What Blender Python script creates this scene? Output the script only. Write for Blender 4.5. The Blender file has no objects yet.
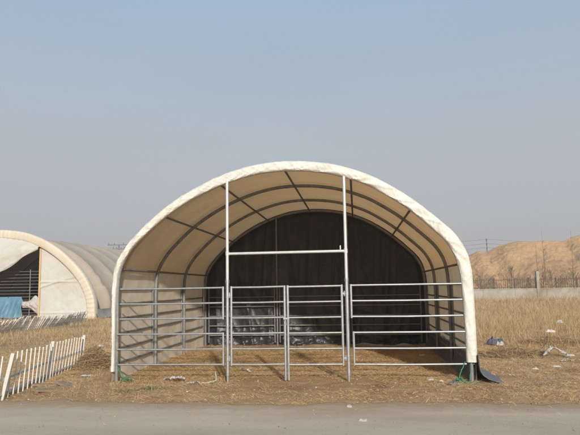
import bpy, math, random
import numpy as np
from mathutils import Matrix, Vector, noise as mnoise
random.seed(7); rng = np.random.default_rng(7)
R = math.radians
sc = bpy.context.scene
COL = sc.collection

# ------------------------------------------------------------------ helpers
def vnoise(x, y, seed=0):
    """smooth 2-D value noise, vectorised, -1..1"""
    x = np.asarray(x, float); y = np.asarray(y, float)
    xi = np.floor(x).astype(np.int64); yi = np.floor(y).astype(np.int64)
    xf = x-xi; yf = y-yi
    u = xf*xf*(3-2*xf); v = yf*yf*(3-2*yf)
    def h(a, b):
        n = (a*374761393+b*668265263+seed*1442695041) & 0xffffffff
        n = ((n ^ (n >> 13))*1274126177) & 0xffffffff
        n = (n ^ (n >> 16)) & 0xffff
        return n/32767.5-1
    return (h(xi, yi)*(1-u)+h(xi+1, yi)*u)*(1-v)+(h(xi, yi+1)*(1-u)+h(xi+1, yi+1)*u)*v
def fbm(x, y, seed=0, oct=4, lac=2.03, gain=.5):
    s = 0; a = 1; t = 0
    x = np.asarray(x, float); y = np.asarray(y, float)
    for k in range(oct):
        s = s+a*vnoise(x, y, seed+k*17); t += a; a *= gain; x = x*lac+3.1; y = y*lac+1.7
    return s/t

def wloc(o):
    v = Vector((0, 0, 0))
    while o is not None:
        v += o.location; o = o.parent
    return v
def tag(o, label=None, cat=None, group=None, kind=None):
    if label: o['label'] = label
    if cat: o['category'] = cat
    if group: o['group'] = group
    if kind: o['kind'] = kind
    return o
def empty(name, loc, label, cat, group=None):
    o = bpy.data.objects.new(name, None); COL.objects.link(o)
    o.location = loc; o.empty_display_size = .2
    return tag(o, label, cat, group)
class MB:
    """collects shapes in world coordinates; build() links ONE mesh object"""
    def __init__(s): s.v = []; s.f = []; s.sm = []
    def add(s, vs, fs, smooth=False):
        o = len(s.v); s.v += [tuple(p) for p in vs]
        for f in fs: s.f.append(tuple(i+o for i in f)); s.sm.append(smooth)
    def box(s, c, d, rot=None):
        hx, hy, hz = d[0]/2, d[1]/2, d[2]/2
        vs = [Vector((x, y, z)) for x in (-hx, hx) for y in (-hy, hy) for z in (-hz, hz)]
        if rot is not None: vs = [rot @ p for p in vs]
        c = Vector(c)
        s.add([p+c for p in vs], [(0, 1, 3, 2), (4, 6, 7, 5), (0, 4, 5, 1), (2, 3, 7, 6), (0, 2, 6, 4), (1, 5, 7, 3)])
    def tube(s, pts, r, n=10, cap=True):
        pts = [Vector(p) for p in pts]; N = len(pts)
        rs = r if isinstance(r, (list, tuple)) else [r]*N
        prev = None; vs = []
        for i, p in enumerate(pts):
            t = (pts[min(i+1, N-1)]-pts[max(i-1, 0)]).normalized()
            if prev is None:
                a = Vector((0, 0, 1)) if abs(t.z) < .9 else Vector((1, 0, 0))
                u = t.cross(a).normalized()
            else: u = (prev-t*prev.dot(t)).normalized()
            prev = u; w = t.cross(u)
            for k in range(n):
                q = 2*math.pi*k/n
                vs.append(p+(u*math.cos(q)+w*math.sin(q))*rs[i])
        fs = [(i*n+k, i*n+(k+1) % n, (i+1)*n+(k+1) % n, (i+1)*n+k) for i in range(N-1) for k in range(n)]
        s.add(vs, fs, True)
        if cap:
            s.add(vs[:n], [tuple(range(n))[::-1]]); s.add(vs[-n:], [tuple(range(n))])
    def sqtube(s, a, b, w):
        a = Vector(a); b = Vector(b); t = (b-a); L = t.length
        rot = t.to_track_quat('Z', 'Y').to_matrix()
        s.box((a+b)/2, (w, w, L), rot)
    def grid(s, P, smooth=True):
        """P: array (n,m,3)"""
        n, m = P.shape[:2]
        fs = [(i*m+j, i*m+j+1, (i+1)*m+j+1, (i+1)*m+j) for i in range(n-1) for j in range(m-1)]
        s.add(P.reshape(-1, 3).tolist(), fs, smooth)
    def build(s, name, mat, parent=None, origin=None):
        me = bpy.data.meshes.new(name)
        o = bpy.data.objects.new(name, me); COL.objects.link(o)
        if parent is not None:
            o.parent = parent; off = wloc(parent)
        else:
            off = Vector(origin if origin else (0, 0, 0)); o.location = off
        A = np.array(s.v, float)-np.array(off)
        me.from_pydata(A.tolist(), [], s.f)
        me.polygons.foreach_set('use_smooth', s.sm)
        me.materials.append(mat); me.update()
        return o
def bevel(o, w=.004, seg=2):
    m = o.modifiers.new('b', 'BEVEL'); m.width = w; m.segments = seg; m.limit_method = 'ANGLE'; return o

def fastmesh(name, V, F4=None, F3=None, mat=None, smooth=False):
    me = bpy.data.meshes.new(name)
    nv = len(V); loops = []; starts = []; k = 0
    me.vertices.add(nv); me.vertices.foreach_set('co', np.asarray(V, np.float32).ravel())
    idx = []; st = []; c = 0
    if F4 is not None and len(F4):
        idx.append(F4.ravel()); st.append(np.arange(len(F4))*4); c = len(F4)*4
    if F3 is not None and len(F3):
        idx.append(F3.ravel()); st.append(c+np.arange(len(F3))*3)
    idx = np.concatenate(idx).astype(np.int32); st = np.concatenate(st).astype(np.int32)
    me.loops.add(len(idx)); me.loops.foreach_set('vertex_index', idx)
    me.polygons.add(len(st)); me.polygons.foreach_set('loop_start', st)
    if smooth: me.polygons.foreach_set('use_smooth', np.ones(len(st), bool))
    me.update(calc_edges=True); me.validate()
    if mat: me.materials.append(mat)
    o = bpy.data.objects.new(name, me); COL.objects.link(o); return o
def gridmesh(name, X, Y, Z, mat, smooth=True):
    n, m = X.shape
    V = np.stack([X, Y, Z], -1).reshape(-1, 3)
    i, j = np.meshgrid(np.arange(n-1), np.arange(m-1), indexing='ij')
    a = (i*m+j).ravel()
    return fastmesh(name, V, np.stack([a, a+m, a+m+1, a+1], -1), None, mat, smooth)

# ------------------------------------------------------------------ materials
def mat(name, c1, c2=None, scale=3, rough=.7, bump=0, bscale=20, metal=0, detail=4, c3=None, s3=.5, t3=(.5, .7),
        translucent=0, tcol=None, stretch=None, lo=.35, hi=.65, spec=.5, island=None):
    m = bpy.data.materials.new(name); m.use_nodes = True; nt = m.node_tree; N = nt.nodes; L = nt.links
    b = N['Principled BSDF']; b.inputs['Roughness'].default_value = rough; b.inputs['Metallic'].default_value = metal
    b.inputs['Specular IOR Level'].default_value = spec
    tc = N.new('ShaderNodeTexCoord'); mp = N.new('ShaderNodeMapping'); L.new(tc.outputs['Object'], mp.inputs[0])
    if stretch: mp.inputs['Scale'].default_value = stretch
    def noi(s, d=4):
        n = N.new('ShaderNodeTexNoise'); n.inputs['Scale'].default_value = s; n.inputs['Detail'].default_value = d
        n.inputs['Roughness'].default_value = .6; L.new(mp.outputs[0], n.inputs['Vector']); return n
    def ramp(src, a, bb):
        r = N.new('ShaderNodeMapRange'); r.inputs[1].default_value = a; r.inputs[2].default_value = bb; L.new(src, r.inputs[0]); return r.outputs[0]
    def mix(f, A, B):
        x = N.new('ShaderNodeMix'); x.data_type = 'RGBA'; L.new(f, x.inputs[0])
        for sock, val in ((x.inputs[6], A), (x.inputs[7], B)):
            if isinstance(val, tuple): sock.default_value = (*val, 1)
            else: L.new(val, sock)
        return x.outputs[2]
    col = None
    if c2 is not None:
        col = mix(ramp(noi(scale, detail).outputs[0], lo, hi), c1, c2)
        if c3 is not None: col = mix(ramp(noi(s3, 5).outputs[0], *t3), col, c3)
    if island is not None:      # random colour per blade / stone
        g = N.new('ShaderNodeNewGeometry'); cr = N.new('ShaderNodeValToRGB')
        L.new(g.outputs['Random Per Island'], cr.inputs[0]); e = cr.color_ramp.elements
        while len(e) < len(island): e.new(.5)
        for k, (p, c) in enumerate(island): e[k].position = p; e[k].color = (*c, 1)
        col = cr.outputs[0]
    if col is not None: L.new(col, b.inputs['Base Color'])
    else: b.inputs['Base Color'].default_value = (*c1, 1)
    if bump:
        bn = N.new('ShaderNodeBump'); bn.inputs['Strength'].default_value = 1; bn.inputs['Distance'].default_value = bump
        L.new(noi(bscale, 6).outputs[0], bn.inputs['Height']); L.new(bn.outputs[0], b.inputs['Normal'])
    if translucent:
        t = N.new('ShaderNodeBsdfTranslucent'); mx = N.new('ShaderNodeMixShader'); mx.inputs[0].default_value = translucent
        if tcol: t.inputs['Color'].default_value = (*tcol, 1)
        elif col is not None: L.new(col, t.inputs['Color'])
        else: t.inputs['Color'].default_value = (*c1, 1)
        L.new(b.outputs[0], mx.inputs[1]); L.new(t.outputs[0], mx.inputs[2]); L.new(mx.outputs[0], N['Material Output'].inputs[0])
    return m
M = {}
M['ground'] = mat('dry_soil', (.37, .235, .12), (.46, .315, .17), 2.2, .95, .02, 45, c3=(.26, .145, .07), s3=.9, t3=(.5, .72), detail=8, spec=.15)
M['road'] = mat('packed_dirt_road', (.53, .435, .33), (.59, .49, .375), 1.6, .92, .012, 110, detail=12, c3=(.44, .35, .25), s3=.6, t3=(.45, .72), stretch=(.35, 1.3, 1), spec=.2)
M['straw'] = mat('straw', (.4, .3, .15), rough=.75, spec=.25, translucent=.2, island=[(0, (.30, .18, .085)), (.25, (.50, .325, .155)), (.6, (.61, .43, .22)), (.9, (.70, .55, .33)), (1, (.40, .27, .13))])
M['field'] = mat('tall_dry_grass', (.4, .3, .15), rough=.75, spec=.2, translucent=.25, island=[(0, (.28, .175, .09)), (.3, (.48, .335, .175)), (.7, (.58, .43, .24)), (1, (.68, .54, .33))])
M['green'] = mat('weed_green', (.06, .1, .03), rough=.6, translucent=.25, island=[(0, (.06, .10, .03)), (.6, (.12, .15, .05)), (1, (.28, .26, .10))])
M['twig'] = mat('dry_twig', (.14, .09, .055), rough=.9, island=[(0, (.10, .065, .04)), (1, (.24, .16, .10))], spec=.2)
M['cover'] = mat('cream_pvc_fabric', (.76, .58, .35), (.70, .52, .30), 1.6, .5, .004, 7, translucent=.28, tcol=(.95, .64, .32), c3=(.48, .38, .25), s3=.8, t3=(.55, .8), detail=6, spec=.35)
M['edge'] = mat('white_pvc_edge', (.66, .64, .585), (.62, .595, .535), 4, .5, .006, 22, c3=(.58, .52, .42), s3=2.4, t3=(.54, .78), spec=.35)
M['wall'] = mat('grey_white_pvc_wall', (.80, .745, .64), (.73, .67, .57), 1.8, .55, .006, 9, c3=(.56, .50, .41), s3=1.3, t3=(.52, .8), detail=7, translucent=.22, tcol=(.80, .66, .45), spec=.3)
M['tarp'] = mat('black_tarpaulin', (.014, .016, .020), (.022, .025, .030), 1.5, .40, .008, 12, c3=(.055, .057, .06), s3=1.1, t3=(.46, .8), spec=.5)
M['skirt'] = mat('grey_pvc_skirt', (.13, .135, .145), (.10, .10, .108), 3, .5, .004, 14, c3=(.2, .17, .13), s3=2, t3=(.55, .8))
M['steel'] = mat('galvanized_steel', (.50, .51, .51), (.40, .41, .42), 14, .42, .0006, 60, metal=.75, c3=(.33, .33, .33), s3=5, t3=(.55, .8))
M['steel_shaded'] = mat('shaded_galvanized_steel', (.27, .27, .265), (.20, .20, .2), 9, .6, .0006, 60, metal=.35, c3=(.14, .13, .12), s3=4, t3=(.5, .8))  # galvanized steel with the shade of the inside tubes put into its colour
M['white_pipe'] = mat('bright_zinc_tube', (.68, .68, .66), (.60, .60, .59), 12, .38, 0, metal=.4)
M['plastic'] = mat('white_plastic', (.62, .61, .57), (.55, .53, .48), 5, .45, 0, c3=(.48, .42, .33), s3=4, t3=(.56, .8), spec=.5)
M['old_cover'] = mat('aged_beige_fabric', (.50, .42, .33), (.45, .375, .29), .7, .7, .01, 2.5, c3=(.40, .33, .26), s3=.4, t3=(.5, .75), translucent=.06, tcol=(.5, .35, .2), spec=.25)
M['old_edge'] = mat('aged_cream_fabric', (.63, .56, .45), (.58, .515, .41), 1.2, .6, .008, 5, c3=(.60, .47, .32), s3=.8, t3=(.55, .8))
M['gable'] = mat('white_gable_fabric', (.60, .58, .53), (.56, .535, .48), .8, .55, .012, 2, c3=(.52, .48, .41), s3=.6, t3=(.5, .8), translucent=.05)
M['zip'] = mat('ochre_trim', (.62, .45, .22), (.55, .40, .2), 3, .7)
M['grey_base'] = mat('grey_base_fabric', (.30, .29, .28), (.25, .24, .23), 1.5, .8, .01, 5, c3=(.36, .31, .26), s3=1, t3=(.5, .8))
M['dark'] = mat('tent_depth_dark', (.03, .03, .032), (.05, .048, .045), .7, .7, .01, 3)  # near-black colour carries the darkness inside the tent
M['blue'] = mat('blue_tarpaulin', (.09, .21, .31), (.13, .27, .37), 2, .5, .01, 8)
M['rag'] = mat('dirty_white_cloth', (.60, .57, .52), (.48, .44, .38), 12, .8, .003, 40, translucent=.1)
M['pink'] = mat('pale_pink_plastic', (.72, .60, .55), (.66, .5, .46), 12, .6, .003, 40)
M['indigo'] = mat('indigo_cloth', (.06, .06, .10), (.10, .10, .14), 8, .8, .003, 40)
M['cord'] = mat('green_cord', (.02, .19, .09), (.03, .25, .12), 20, .6)
M['concrete'] = mat('pale_concrete', (.40, .37, .32), (.31, .28, .235), 1.6, .9, .01, 10, c3=(.25, .19, .13), s3=.5, t3=(.5, .7), detail=8)
M['iron'] = mat('dark_iron', (.07, .055, .045), (.11, .075, .05), 6, .7, metal=.2)
M['mound'] = mat('excavated_earth', (.55, .355, .185), (.47, .29, .15), .35, .95, .25, 1.6, c3=(.34, .22, .12), s3=.16, t3=(.48, .72), detail=9, spec=.1)
M['wire'] = mat('pole_grey', (.2, .19, .18), (.16, .155, .15), 2, .8)
M['wood'] = mat('weathered_board', (.30, .23, .15), (.24, .18, .12), 4, .85, .004, 30, stretch=(1, 6, 6))
M['stone'] = mat('pale_stone', (.50, .47, .42), (.4, .37, .33), 20, .85, .004, 60)
M['brick'] = mat('red_brick', (.36, .14, .09), (.28, .11, .07), 20, .9, .004, 60)

# soil trodden over the edge of the road
nt_ = M['road'].node_tree; b_ = nt_.nodes['Principled BSDF']; src = b_.inputs['Base Color'].links[0].from_socket
def nn(t, **k):
    n_ = nt_.nodes.new(t)
    for a_, v_ in k.items(): setattr(n_, a_, v_)
    return n_
tc0 = nn('ShaderNodeTexCoord'); sp = nn('ShaderNodeSeparateXYZ'); nt_.links.new(tc0.outputs['Object'], sp.inputs[0])
nz0 = nn('ShaderNodeTexNoise'); nz0.inputs['Scale'].default_value = 3.5; nz0.inputs['Detail'].default_value = 9; nz0.inputs['Roughness'].default_value = .7; nt_.links.new(tc0.outputs['Object'], nz0.inputs['Vector'])
mr = nn('ShaderNodeMapRange'); nt_.links.new(sp.outputs[1], mr.inputs[0]); mr.inputs[1].default_value = -3.0; mr.inputs[2].default_value = -1.75; mr.inputs[3].default_value = -.55; mr.inputs[4].default_value = .62
ad = nn('ShaderNodeMath', operation='ADD'); nt_.links.new(mr.outputs[0], ad.inputs[0]); nt_.links.new(nz0.outputs[0], ad.inputs[1])
m2 = nn('ShaderNodeMapRange'); nt_.links.new(ad.outputs[0], m2.inputs[0]); m2.inputs[1].default_value = .42; m2.inputs[2].default_value = .85
mx0 = nn('ShaderNodeMix', data_type='RGBA'); nt_.links.new(m2.outputs[0], mx0.inputs[0]); nt_.links.new(src, mx0.inputs[6]); mx0.inputs[7].default_value = (.43, .31, .195, 1)
nt_.links.new(mx0.outputs[2], b_.inputs['Base Color'])
M['weed'] = mat('brown_weed', (.3, .2, .1), rough=.85, spec=.2, island=[(0, (.20, .13, .07)), (.5, (.34, .23, .125)), (1, (.46, .33, .19))])
# ------------------------------------------------------------------ camera
CX, CY, CZ = 1.2097, -10.2032, 1.5661
yaw, pit, rol, F = -.1072, .1159, -.0158, 601.12
fw = Vector((math.sin(yaw)*math.cos(pit), math.cos(yaw)*math.cos(pit), math.sin(pit)))
r0 = Vector((math.cos(yaw), -math.sin(yaw), 0)); u0 = r0.cross(fw)
r2 = r0*math.cos(rol)+u0*math.sin(rol); u2 = -r0*math.sin(rol)+u0*math.cos(rol)
cd = bpy.data.cameras.new('camera'); cam = bpy.data.objects.new('camera', cd); COL.objects.link(cam)
cam.matrix_world = Matrix(((r2.x, u2.x, -fw.x, CX), (r2.y, u2.y, -fw.y, CY), (r2.z, u2.z, -fw.z, CZ), (0, 0, 0, 1)))
cd.sensor_width = 36; cd.lens = F*36/580; cd.clip_start = .05; cd.clip_end = 3000
sc.camera = cam

# ------------------------------------------------------------------ light
SUN_AZ, SUN_EL = 17, 21        # degrees to the right of straight behind the camera axis of the shelter
sd = Vector((math.sin(R(SUN_AZ))*math.cos(R(SUN_EL)), -math.cos(R(SUN_AZ))*math.cos(R(SUN_EL)), math.sin(R(SUN_EL))))
sl = bpy.data.lights.new('sun', 'SUN'); sl.energy = 4.5; sl.angle = R(1.6); sl.color = (1, .93, .82)
so = bpy.data.objects.new('sun', sl); COL.objects.link(so); so.rotation_euler = sd.to_track_quat('Z', 'Y').to_euler()
w = bpy.data.worlds.new('World'); sc.world = w; w.use_nodes = True; nt = w.node_tree; N = nt.nodes; L = nt.links
bg = N['Background']; bg.inputs['Strength'].default_value = .1
sky = N.new('ShaderNodeTexSky'); sky.sky_type = 'NISHITA'; sky.sun_disc = False
sky.sun_elevation = R(SUN_EL); sky.sun_rotation = math.atan2(sd.x, sd.y); sky.air_density = 1.3; sky.dust_density = 4; sky.ozone_density = 1.5
# winter smog: a grey-blue veil thickening toward the horizon
tc = N.new('ShaderNodeTexCoord'); sx = N.new('ShaderNodeSeparateXYZ'); L.new(tc.outputs['Generated'], sx.inputs[0])
cr = N.new('ShaderNodeValToRGB'); L.new(sx.outputs[2], cr.inputs[0])
e = cr.color_ramp.elements
SKY = [(0, (4.95, 4.6, 4.6)), (.07, (4.95, 4.8, 4.95)), (.2, (4.8, 5.15, 5.55)), (.32, (4.35, 5.25, 6.2)), (.45, (3.85, 5.1, 6.75)), (1, (2.2, 3.4, 5.2))]
while len(e) < len(SKY): e.new(.5)
for k, (p, c) in enumerate(SKY): e[k].position = p; e[k].color = (c[0]/10, c[1]/10, c[2]/10, 1)
sc10 = N.new('ShaderNodeVectorMath'); sc10.operation = 'SCALE'; sc10.inputs['Scale'].default_value = 10; L.new(cr.outputs[0], sc10.inputs[0])
mx = N.new('ShaderNodeMix'); mx.data_type = 'RGBA'; mx.inputs[0].default_value = .88
L.new(sky.outputs[0], mx.inputs[6]); L.new(sc10.outputs[0], mx.inputs[7]); hn0 = N.new('ShaderNodeTexNoise'); hn0.inputs['Scale'].default_value = 1.6; hn0.inputs['Detail'].default_value = 3
hm0 = N.new('ShaderNodeMapping'); hm0.inputs['Scale'].default_value = (1, 1, 4); L.new(tc.outputs['Generated'], hm0.inputs[0]); L.new(hm0.outputs[0], hn0.inputs['Vector'])
hr0 = N.new('ShaderNodeMapRange'); hr0.inputs[1].default_value = .3; hr0.inputs[2].default_value = .7; hr0.inputs[3].default_value = .965; hr0.inputs[4].default_value = 1.035; L.new(hn0.outputs[0], hr0.inputs[0])
hv0 = N.new('ShaderNodeVectorMath'); hv0.operation = 'SCALE'; L.new(mx.outputs[2], hv0.inputs[0]); L.new(hr0.outputs[0], hv0.inputs['Scale']); L.new(hv0.outputs[0], bg.inputs[0])
sc.view_settings.view_transform = 'Standard'; sc.view_settings.look = 'None'; sc.view_settings.gamma = 1; sc.view_settings.exposure = 0
sc.cycles.max_bounces = 8; sc.cycles.transparent_max_bounces = 8; sc.cycles.volume_bounces = 0
sc.cycles.use_denoising = True

# ------------------------------------------------------------------ ground
ROADY = -1.83
def road_edge(x): return ROADY+.05-.0*x+.15*vnoise(x*.55, 0*x, 3)+.11*vnoise(x*2.3, 0*x, 4)+.06*vnoise(x*9, 0*x, 5)+.02*vnoise(x*23, 0*x, 6)
def gz(x, y):
    x = np.asarray(x, float); y = np.asarray(y, float)
    d = np.sqrt((x-CX)**2+(y-CY)**2)
    z = .020*fbm(x*.5, y*.5, 11, 3)
    near = np.clip(1-(d-16)/20, 0, 1)
    z = z+near*(.030*fbm(x*2.1, y*2.1, 21, 3)+.016*fbm(x*7, y*7, 31, 3))
    f = np.clip((y-8)/15, 0, 1); z = z+f*.10*fbm(x*.12, y*.12, 41, 3)
    t = np.clip((y-(road_edge(x)-.04))/.45, 0, 1)**1.5           # sunk under the road sheet
    z = z*t+(1-t)*(-.025)+.004
    fl = np.exp(-((x-.03)**2+(y-.1)**2)*.7)+np.exp(-((x-.95)**2+(y)**2)*2)+np.exp(-((x+1)**2+(y)**2)*2)
    return z*(1-.5*np.clip(fl, 0, 1))
def gh(x, y): return float(gz(np.array([x]), np.array([y]))[0])
def axis(lo, a, b, hi, step, g):
    c = list(np.arange(a, b, step)); s = step; p = b
    while p < hi: s *= g; p += s; c.append(p)
    s = step; p = a; left = []
    while p > lo: s *= g; p -= s; left.append(p)
    return np.array(left[::-1]+c)
xs = axis(-900, -7.5, 8, 900, .042, 1.10); ys = axis(-60, -2.4, 7, 1600, .042, 1.07)
X, Y = np.meshgrid(xs, ys, indexing='ij')
g = gridmesh('ground', X, Y, gz(X, Y), M['ground']); tag(g, kind='structure')
# road: a slightly raised skin of packed dirt with a worn edge
xr = axis(-120, -7, 8, 120, .06, 1.12); tt = np.concatenate([[0, .03, .09], np.arange(.16, 3.2, .06), np.geomspace(3.3, 7.0, 18), [9, 14]])
X, T = np.meshgrid(xr, tt, indexing='ij'); E_ = road_edge(X)
Yr = E_-T
Z = .012*np.clip(T/.12, 0, 1)+.006*fbm(X*1.5, Yr*1.5, 51, 3)+.003*fbm(X*8, Yr*8, 52, 2)-.028*(T <= 0.001)-.01*np.exp(-((Yr+3.3)/.3)**2)-.012*np.exp(-((Yr+5)/.3)**2)
Z = Z+.006
g = gridmesh('dirt_road', X[:, ::-1], Yr[:, ::-1], Z[:, ::-1], M['road']); tag(g, kind='structure')

# ------------------------------------------------------------------ grass / straw
def blades(name, x, y, h, w, tilt, mat_, az=None, z0=None, curl=.35):
    n = len(x); z = gz(x, y) if z0 is None else z0
    if az is None: az = rng.uniform(0, 2*np.pi, n)
    dx, dy = np.cos(az), np.sin(az)
    fa = rng.uniform(0, np.pi, n); wx, wy = np.cos(fa)*w/2, np.sin(fa)*w/2
    t1 = tilt; t2 = np.minimum(tilt+curl*rng.uniform(0, 1.6, n), 1.62)
    m = np.stack([x+dx*np.sin(t1)*h*.5, y+dy*np.sin(t1)*h*.5, z+np.cos(t1)*h*.5], -1)
    e_ = m+np.stack([dx*np.sin(t2)*h*.5, dy*np.sin(t2)*h*.5, np.cos(t2)*h*.5], -1)
    b = np.stack([x, y, z-.008], -1); wv = np.stack([wx, wy, np.zeros(n)+w*.25], -1)
    V = np.stack([b-wv, b+wv, m+wv*.8, m-wv*.8, e_], 1).reshape(-1, 3)
    k = np.arange(n)*5
    return fastmesh(name, V, np.stack([k, k+1, k+2, k+3], -1), np.stack([k+3, k+2, k+4], -1), mat_)
def scatter(n, x0, x1, y0, y1, fn):
    x = rng.uniform(x0, x1, n); y = rng.uniform(y0, y1, n)
    k = rng.uniform(0, 1, n) < fn(x, y); return x[k], y[k]
def inside(x, y): return (np.abs(x) < 3.0) & (y > -.05) & (y < 6.3)
# flattened straw litter over the dirt
def dens_l(x, y):
    p = .5+1.0*fbm(x*.9, y*.9, 61, 3)+.35*fbm(x*4, y*4, 62, 2)
    bare = np.exp(-((x-.2)/1.9)**2-((y+.6)/.9)**2)*.75
    edge = np.clip((y-road_edge(x)+.32)/.75, 0, 1)**1.6
    return np.clip(p-bare, .05, 1)*np.clip(edge+.006, 0, 1)
x, y = scatter(430000, -8, 9, -3.4, 8, dens_l)
n = len(x)
dz = rng.uniform(0, .02, n)
blades('straw_litter', x, y, rng.uniform(.03, .11, n)+(rng.uniform(0, 1, n) < .12)*rng.uniform(.0, .12, n), rng.uniform(.002, .0045, n), rng.uniform(1.1, 1.56, n), M['straw'], z0=np.where(y < road_edge(x), .022, gz(x, y))+dz, curl=.2)
tag(bpy.data.objects['straw_litter'], 'dry straw lying flattened on the bare brown soil around the shelter', 'straw', kind='stuff')
# short clumped dead grass around
def clumps(nc, x0, x1, y0, y1, fn, per, rad, hh):
    cx, cy = scatter(nc, x0, x1, y0, y1, fn)
    k = rng.integers(per[0], per[1], len(cx)); sc_ = rng.uniform(.5, 1.3, len(cx))
    X = np.repeat(cx, k)+rng.normal(0, rad, k.sum()); Y = np.repeat(cy, k)+rng.normal(0, rad, k.sum())
    H = np.repeat(sc_, k)*rng.uniform(hh[0], hh[1], k.sum()); return X, Y, H
f1 = lambda x, y: np.clip(.35+1.3*fbm(x*.7, y*.7, 71, 3), 0, 1)*np.clip((y+1.9)/1.2, .0, 1)*np.where(inside(x, y), .25, 1)*np.clip((np.abs(x-.1)+.3)/3, .25, 1)
X1, Y1, H1 = clumps(5200, -8, 10, -1.75, 8, f1, (8, 28), .045, (.04, .13))
blades('short_dead_grass', X1, Y1, H1, rng.uniform(.002, .0045, len(X1)), np.abs(rng.normal(.5, .35, len(X1))), M['straw'])
tag(bpy.data.objects['short_dead_grass'], 'short tufts of dead tan grass on the soil near the shelter', 'grass', kind='stuff')
# tall dry grass of the field: density and blade size follow real clumps, thinner with distance
def wide(rr, th): return CX+rr*np.sin(th), CY+rr*np.cos(th)
n = 760000
th = rng.uniform(R(-48), R(44), n); rr = 10.2+(60-10.2)*rng.uniform(0, 1, n)**1.75
x, y = wide(rr, th)
right = np.clip((y-(5.2-.12*(x-3.5)+.9*vnoise(x*.6, y*.3, 84)+.8))/4.5, 0, 1)**1.3
left = np.clip((y-3.5)/4, 0, 1)*.55
side = np.where(x > 0, right, left)
p = side*np.clip(.62+1.1*fbm(x*.35, y*.35, 81, 3)+.5*fbm(x*1.7, y*1.7, 82, 2), .08, 1)
out = ~((np.abs(x-.04) < 3.2) & (y < 6.6) & (y > -1)) & ~((x > -25.4) & (x < -13.0) & (y > 22)) & (y < 47) & ~((x < -11.5) & (x > -13.2) & (y > 8) & (y < 20) & (rng.uniform(0, 1, n) < .6))
k = (rng.uniform(0, 1, n) < p) & out
x, y, rr = x[k], y[k], rr[k]; n = len(x)
h = np.where(x > 0, .13+.27*rng.uniform(0, 1, n)**1.3+.10*fbm(x*.5, y*.5, 83, 2), .05+.13*rng.uniform(0, 1, n))
h = h*np.clip(1+.9*fbm(x*.9, y*.9, 86, 3), .4, 1.6)
h = np.clip(h*np.clip(.55+(y-5)/8, .45, 1.25)*np.where((x < 0) & (y > 8), 1.2, 1), .04, .7)
blades('tall_dry_grass', x, y, h, (.0016+.00024*rr)*rng.uniform(.6, 1.4, n), np.abs(rng.normal(.2, .28, n)+1.1*np.clip(fbm(x*.8, y*.8, 85, 3), 0, 1)), M['field'])
tag(bpy.data.objects['tall_dry_grass'], 'straw coloured dry grass filling the field beside and behind the shelter', 'grass', kind='stuff')
n = 30000; th = rng.uniform(R(-45), R(42), n); rr = 13+(58-13)*rng.uniform(0, 1, n)**1.5; x, y = wide(rr, th)
k = (fbm(x*.3, y*.3, 87, 3)+.4*fbm(x*1.2, y*1.2, 88, 2) > .22) & ~((np.abs(x-.04) < 3.4) & (y < 6.6)) & ~((x > -25.4) & (x < -13.0) & (y > 22)) & (y < 46) & ((x > 3.4) | (y > 7)); x, y, rr = x[k], y[k], rr[k]; n = len(x)
blades('dry_weed_stems', x, y, rng.uniform(.12, .48, n), (.002+.00035*rr)*rng.uniform(.6, 1.6, n), np.abs(rng.normal(.3, .35, n)), M['weed'])
tag(bpy.data.objects['dry_weed_stems'], 'darker brown dead weed stems standing in patches among the pale field grass', 'weeds', kind='stuff')
n = 9000; th = rng.uniform(R(0), R(40), n); x = CX+rng.uniform(6, 44, n); y = 46.3-.107*(x-CX)+rng.uniform(-5, .2, n)-.4
k = rng.uniform(0, 1, n) < np.clip(.45+1.3*fbm(x*.5, y*.5, 89, 3), .03, 1); x, y = x[k], y[k]; n = len(x)
blades('wall_foot_weeds', x, y, rng.uniform(.4, 1.0, n), rng.uniform(.012, .026, n), np.abs(rng.normal(.2, .25, n)), M['field'])
tag(bpy.data.objects['wall_foot_weeds'], 'taller dry weeds hiding the foot of the low boundary wall', 'weeds', kind='stuff')
# faint green weeds
wx, wy = [], []
for (a, b, q, s) in ((-2.06, -.75, 420, .10), (-1.9, 4.2, 500, .22), (-.6, 5.2, 800, .35), (.4, 4.9, 500, .3), (4.9, -.9, 350, .13), (-2.4, -1.0, 160, .1), (-2.0, 2.8, 300, .15), (-.2, 3.8, 300, .3), (7, 12, 500, .6), (5.2, .2, 150, .1)):
    wx.append(rng.normal(a, s, q)); wy.append(rng.normal(b, s*.7, q))
wx = np.concatenate(wx); wy = np.concatenate(wy); n = len(wx)
blades('green_weeds', wx, wy, rng.uniform(.02, .08, n), rng.uniform(.004, .009, n), np.abs(rng.normal(.7, .4, n)), M['green'])
tag(bpy.data.objects['green_weeds'], 'small patches of dull green weeds among the dead grass', 'weeds', kind='stuff')

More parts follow.
